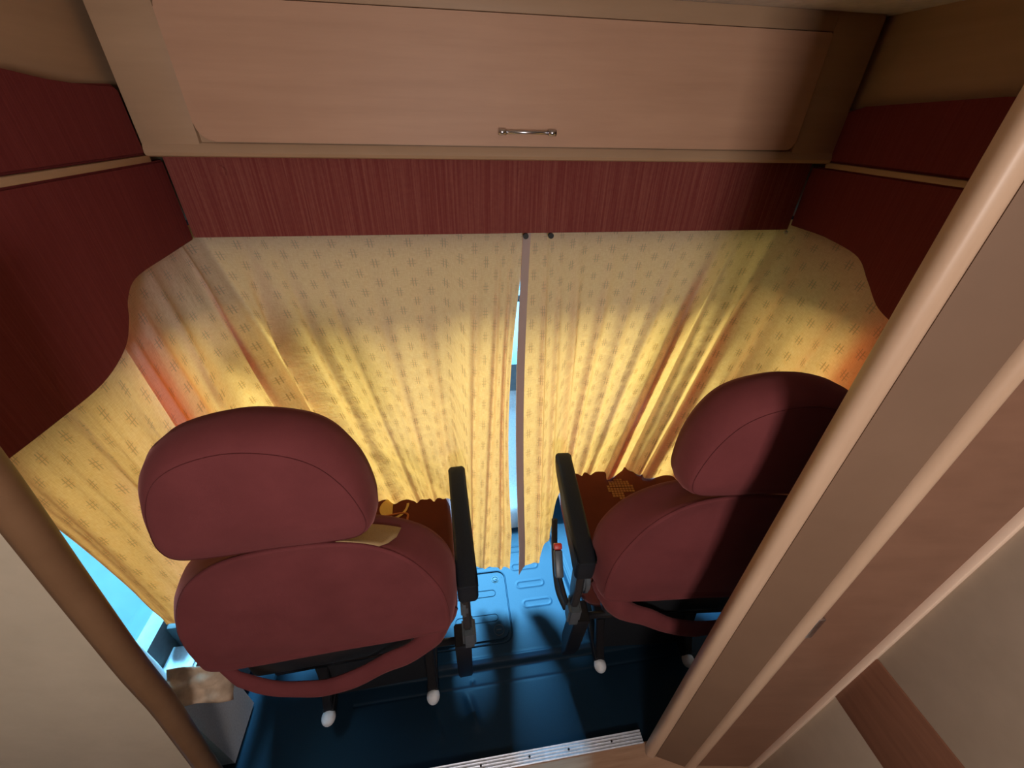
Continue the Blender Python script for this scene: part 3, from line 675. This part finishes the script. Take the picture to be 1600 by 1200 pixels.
# ------------------------------------------------------------------ curtains
def curtain(name, T, B, width, drop, folds, label, group, nS=300, nT=150, bow=None, bulge=None, m='curtain', hem=None, seed=1, scallop=0.006):
    """T/B: list of (s, x, y, z) key points for the top / bottom edge"""
    def samp(keys, s_):
        for (a, b) in zip(keys, keys[1:]):
            if a[0] <= s_ <= b[0] or b is keys[-1]:
                f = max(0, min(1, (s_ - a[0]) / (b[0] - a[0]))); f = f * f * (3 - 2 * f) * 0.5 + f * 0.5
                return Vector(a[1:]).lerp(Vector(b[1:]), f)
    rn = random.Random(seed)
    fine = [(rn.uniform(9, 38), rn.uniform(0, 6.28), rn.uniform(0.3, 1.0), rn.uniform(-0.6, 0.6)) for _ in range(12)]
    tp = [samp(T, i / nS) for i in range(nS + 1)]; bt = [samp(B, i / nS) for i in range(nS + 1)]
    for _ in range(6):      # soften corners
        tp = [tp[0]] + [(tp[i - 1] + tp[i] * 2 + tp[i + 1]) / 4 for i in range(1, nS)] + [tp[-1]]
        bt = [bt[0]] + [(bt[i - 1] + bt[i] * 2 + bt[i + 1]) / 4 for i in range(1, nS)] + [bt[-1]]
    vs, uv, fs = [], [], []
    for j in range(nT + 1):
        t = j / nT
        for i in range(nS + 1):
            s_ = i / nS; p = tp[i].lerp(bt[i], t)
            i0, i1 = max(0, i - 3), min(nS, i + 3)
            du = (tp[i1].lerp(bt[i1], t) - tp[i0].lerp(bt[i0], t)).normalized(); dv = (bt[i] - tp[i]).normalized()
            nrm = du.cross(dv)
            if nrm.length < 1e-4: nrm = Vector((0, -1, 0))
            nrm.normalize()
            if nrm.dot(Vector((0.2, 0.0, 1.4)) - p) < 0: nrm = -nrm
            env = 0.12 + 0.88 * sm(0.0, 0.45, t)
            d = 0.0
            sh = 0.0
            for (c, wd, h_, lean, *ov) in folds:
                x = (s_ - c - lean * (t - 0.5)) / wd
                d += h_ * 1.5 * math.exp(-x * x) * env
                if ov: sh += ov[0] * wd * width * math.exp(-x * x) * sm(0.02, 0.4, t)
            for (fr, ph, am, cu) in fine:
                wv = math.sin(s_ * fr * 2 + ph + cu * 3 * t)
                d += 0.0011 * am * (1 - abs(wv)) * 1.6 * env * (0.4 + t)
            d += 0.0016 * math.sin(s_ * 31 + 9 * t + 2 * math.sin(t * 17 + s_ * 9)) * sm(0.5, 1, t)
            if bulge: d += bulge(s_, t)
            p = p + nrm * d + du * sh
            if bow: p = p + Vector(bow(s_, t))
            if t > 0.9: p.z += scallop * math.sin(s_ * 60) * (t - 0.9) * 10 * (1 if s_ < 0.24 else 0.2)
            vs.append(p); uv.append((s_ * width, -t * drop))
    for j in range(nT):
        for i in range(nS):
            a = j * (nS + 1) + i; fs.append((a, a + 1, a + nS + 2, a + nS + 1))
    o = mesh_obj(name, vs, fs, m, None, True, uv); tag(o, label, 'curtain', group)
    if hem:             # doubled edge strip standing just in front of the cloth
        s0, s1 = hem; ia, ib = int(s0 * nS), int(s1 * nS); hv, huv, hf = [], [], []
        for j in range(nT + 1):
            for i in range(ia, ib + 1):
                p = vs[j * (nS + 1) + i]; hv.append(p + Vector((0, -0.003, 0.0005))); huv.append((0, 0))
        k = ib - ia + 1
        for j in range(nT):
            for i in range(k - 1): a = j * k + i; hf.append((a, a + 1, a + k + 1, a + k))
        h_ = mesh_obj('hem', hv, hf, 'hem', o, True, huv); tag(h_, 'doubled greyish hem strip')
    return o
YT = YH + 0.050
zt_ = H - 0.262
def bowL(s_, t):
    e = math.exp(-(s_ / 0.06) ** 2) if s_ < 0.3 else 0
    return (-0.032 * math.sin(math.pi * min(1, t * 1.15)) * e, 0, 0)
curtain('front_curtain',
        T=[(0, 0.238, YT, zt_), (0.10, 0.16, YT, zt_), (0.64, -0.56, YT, zt_), (0.70, -0.665, YT, zt_), (0.73, -0.694, YT - 0.05, zt_), (1.0, -0.694, 0.87, zt_ - 0.01)],
        B=[(0, 0.158, 0.925, H - 1.475), (0.07, 0.11, 0.93, H - 1.455), (0.15, 0.05, 0.94, H - 1.470), (0.20, 0.015, 0.96, H - 1.45), (0.26, -0.030, 1.000, H - 1.128), (0.50, -0.15, 0.998, H - 1.126), (0.68, -0.30, 1.025, H - 1.124), (0.80, -0.46, 1.04, H - 1.124), (0.88, -0.65, 1.06, H - 1.25), (1.0, -0.700, 0.95, H - 1.50)],
        width=1.25, drop=1.15,
        folds=[(0.05, 0.010, 0.010, 0.0), (0.115, 0.012, 0.012, 0.02), (0.185, 0.016, 0.014, 0.02), (0.30, 0.02, 0.012, -0.03), (0.40, 0.016, 0.010, 0.0), (0.50, 0.014, 0.009, 0.02), (0.58, 0.018, 0.014, 0.03),
               (0.655, 0.020, 0.030, 0.02, 1.3), (0.70, 0.010, -0.012, 0.0), (0.745, 0.016, 0.022, 0.0, 1.2), (0.83, 0.03, -0.02, 0.02), (0.86, 0.012, 0.014, 0.0), (0.92, 0.012, 0.012, 0.0), (0.97, 0.01, 0.01, 0.0)],
        label='yellow backlit linen curtain with hash marks, left of the central slit', group='front cab curtains', bow=bowL, seed=3)
def bowR(s_, t):
    e = math.exp(-(s_ / 0.07) ** 2)
    return (-0.018 * math.sin(math.pi * min(1, t * 1.1)) * e, 0, 0)
curtain('front_curtain',
        T=[(0, 0.222, YT - 0.012, zt_), (0.10, 0.30, YT - 0.006, zt_), (0.62, 0.96, YT, zt_), (0.69, 1.075, YT, zt_), (0.72, 1.104, YT - 0.05, zt_), (1.0, 1.104, 0.74, zt_ - 0.02)],
        B=[(0, 0.196, 0.920, H - 1.515), (0.03, 0.215, 0.925, H - 1.475), (0.10, 0.275, 0.94, H - 1.455), (0.16, 0.312, 0.97, H - 1.36), (0.23, 0.355, 1.050, H - 1.130), (0.42, 0.46, 1.052, H - 1.128), (0.60, 0.61, 1.045, H - 1.126), (0.80, 0.80, 0.98, H - 1.124), (0.90, 0.98, 1.0, H - 1.30), (1.0, 1.09, 0.88, H - 1.50)],
        width=1.25, drop=1.15,
        folds=[(0.09, 0.012, 0.012, 0.0), (0.15, 0.012, 0.010, 0.0), (0.21, 0.014, 0.014, 0.02), (0.29, 0.014, 0.012, 0.0), (0.36, 0.016, 0.010, 0.02), (0.44, 0.018, 0.014, 0.0),
               (0.545, 0.024, 0.034, 0.0, -1.4), (0.60, 0.012, -0.010, 0.0), (0.66, 0.012, 0.012, 0.0), (0.715, 0.022, 0.026, -0.02, -1.2), (0.79, 0.014, 0.014, 0.0), (0.85, 0.02, -0.012, 0.0), (0.90, 0.014, 0.014, 0.0), (0.96, 0.012, 0.012, 0.0)],
        label='yellow backlit linen curtain with hash marks, right of the central slit', group='front cab curtains', bow=bowR, hem=(0.0, 0.035), seed=8)
curtain('side_curtain',
        T=[(0, -0.735, 0.965, H - 0.30), (0.5, -0.712, 0.70, H - 0.34), (1.0, -0.706, 0.535, H - 0.40)],
        B=[(0, -0.735, 1.02, H - 1.50), (0.40, -0.700, 0.80, H - 1.42), (0.70, -0.690, 0.68, H - 1.14), (1.0, -0.690, 0.578, H - 0.98)],
        width=0.62, drop=0.80,
        folds=[(0.3, 0.05, 0.010, 0.0), (0.62, 0.06, 0.016, 0.1), (0.85, 0.05, -0.010, 0.05)],
        label='dull yellow linen curtain over the left door window, behind the left seat', group='cab door curtains', nS=120, nT=120, seed=5, bulge=lambda s_, t: 0.012 * math.sin(math.pi * t))
curtain('side_curtain',
        T=[(0, 1.140, 0.85, H - 0.30), (1.0, 1.130, 0.42, H - 0.40)],
        B=[(0, 1.140, 0.95, H - 1.50), (1.0, 1.12, 0.50, H - 1.40)],
        width=0.62, drop=0.80, folds=[(0.3, 0.05, 0.010, 0.0), (0.62, 0.06, 0.016, 0.1)],
        label='linen curtain over the right door window, behind the partition post', group='cab door curtains', nS=80, nT=80, seed=6)

# ------------------------------------------------------------------ left pillar trim, step trim and crumpled cloth
pl = prism('pillar_trim', [(-0.80, 0.51), (-0.722, 0.51), (-0.722, 0.528), (-0.745, 0.560), (-0.775, 0.585), (-0.80, 0.590)], 'z', 0.44, H - 0.33, 'trim_grey', bev=0.004)
tag(pl, 'pale blue-lit door pillar trim at the lower left, outside the left curtain', 'trim')
pl = prism('step_trim', [(-0.80, 0.505), (-0.72, 0.505), (-0.72, 0.655), (-0.80, 0.655)], 'z', -0.03, 0.385, 'trim_grey', bev=0.006)
tag(pl, 'grey lower step trim box on the floor left of the left seat', 'trim')
dpn = box('door_card', -0.795, -0.750, 0.66, 1.6, 0.0, 0.46, 'trim_dark', bev=0.01)
tag(dpn, 'dark inner panel of the left cab door, behind the left seat', 'door panel')
vs, fs = [], []
rn = random.Random(4); NU, NV = 14, 10
for i in range(NU + 1):
    for j in range(NV + 1):
        a, b = i / NU, j / NV
        x = -0.700 + 0.115 * a; y = 0.480 + 0.055 * b + 0.02 * a; z = 0.515 - 0.055 * a - 0.06 * (1 - b)
        d = 0.010 * math.sin(a * 9 + b * 3) + 0.006 * math.sin(a * 4 - b * 11) + 0.003 * rn.random()
        vs.append((x + d * 0.3, y - d * 0.7, z + d))
for i in range(NU):
    for j in range(NV): a = i * (NV + 1) + j; fs.append((a, a + 1, a + NV + 2, a + NV + 1))
rg_ = mesh_obj('cloth_tie', vs, fs, 'rag'); md = rg_.modifiers.new('th', 'SOLIDIFY'); md.thickness = 0.003
tag(rg_, 'crumpled beige cloth tie sticking out beside the left seat backrest', 'cloth')
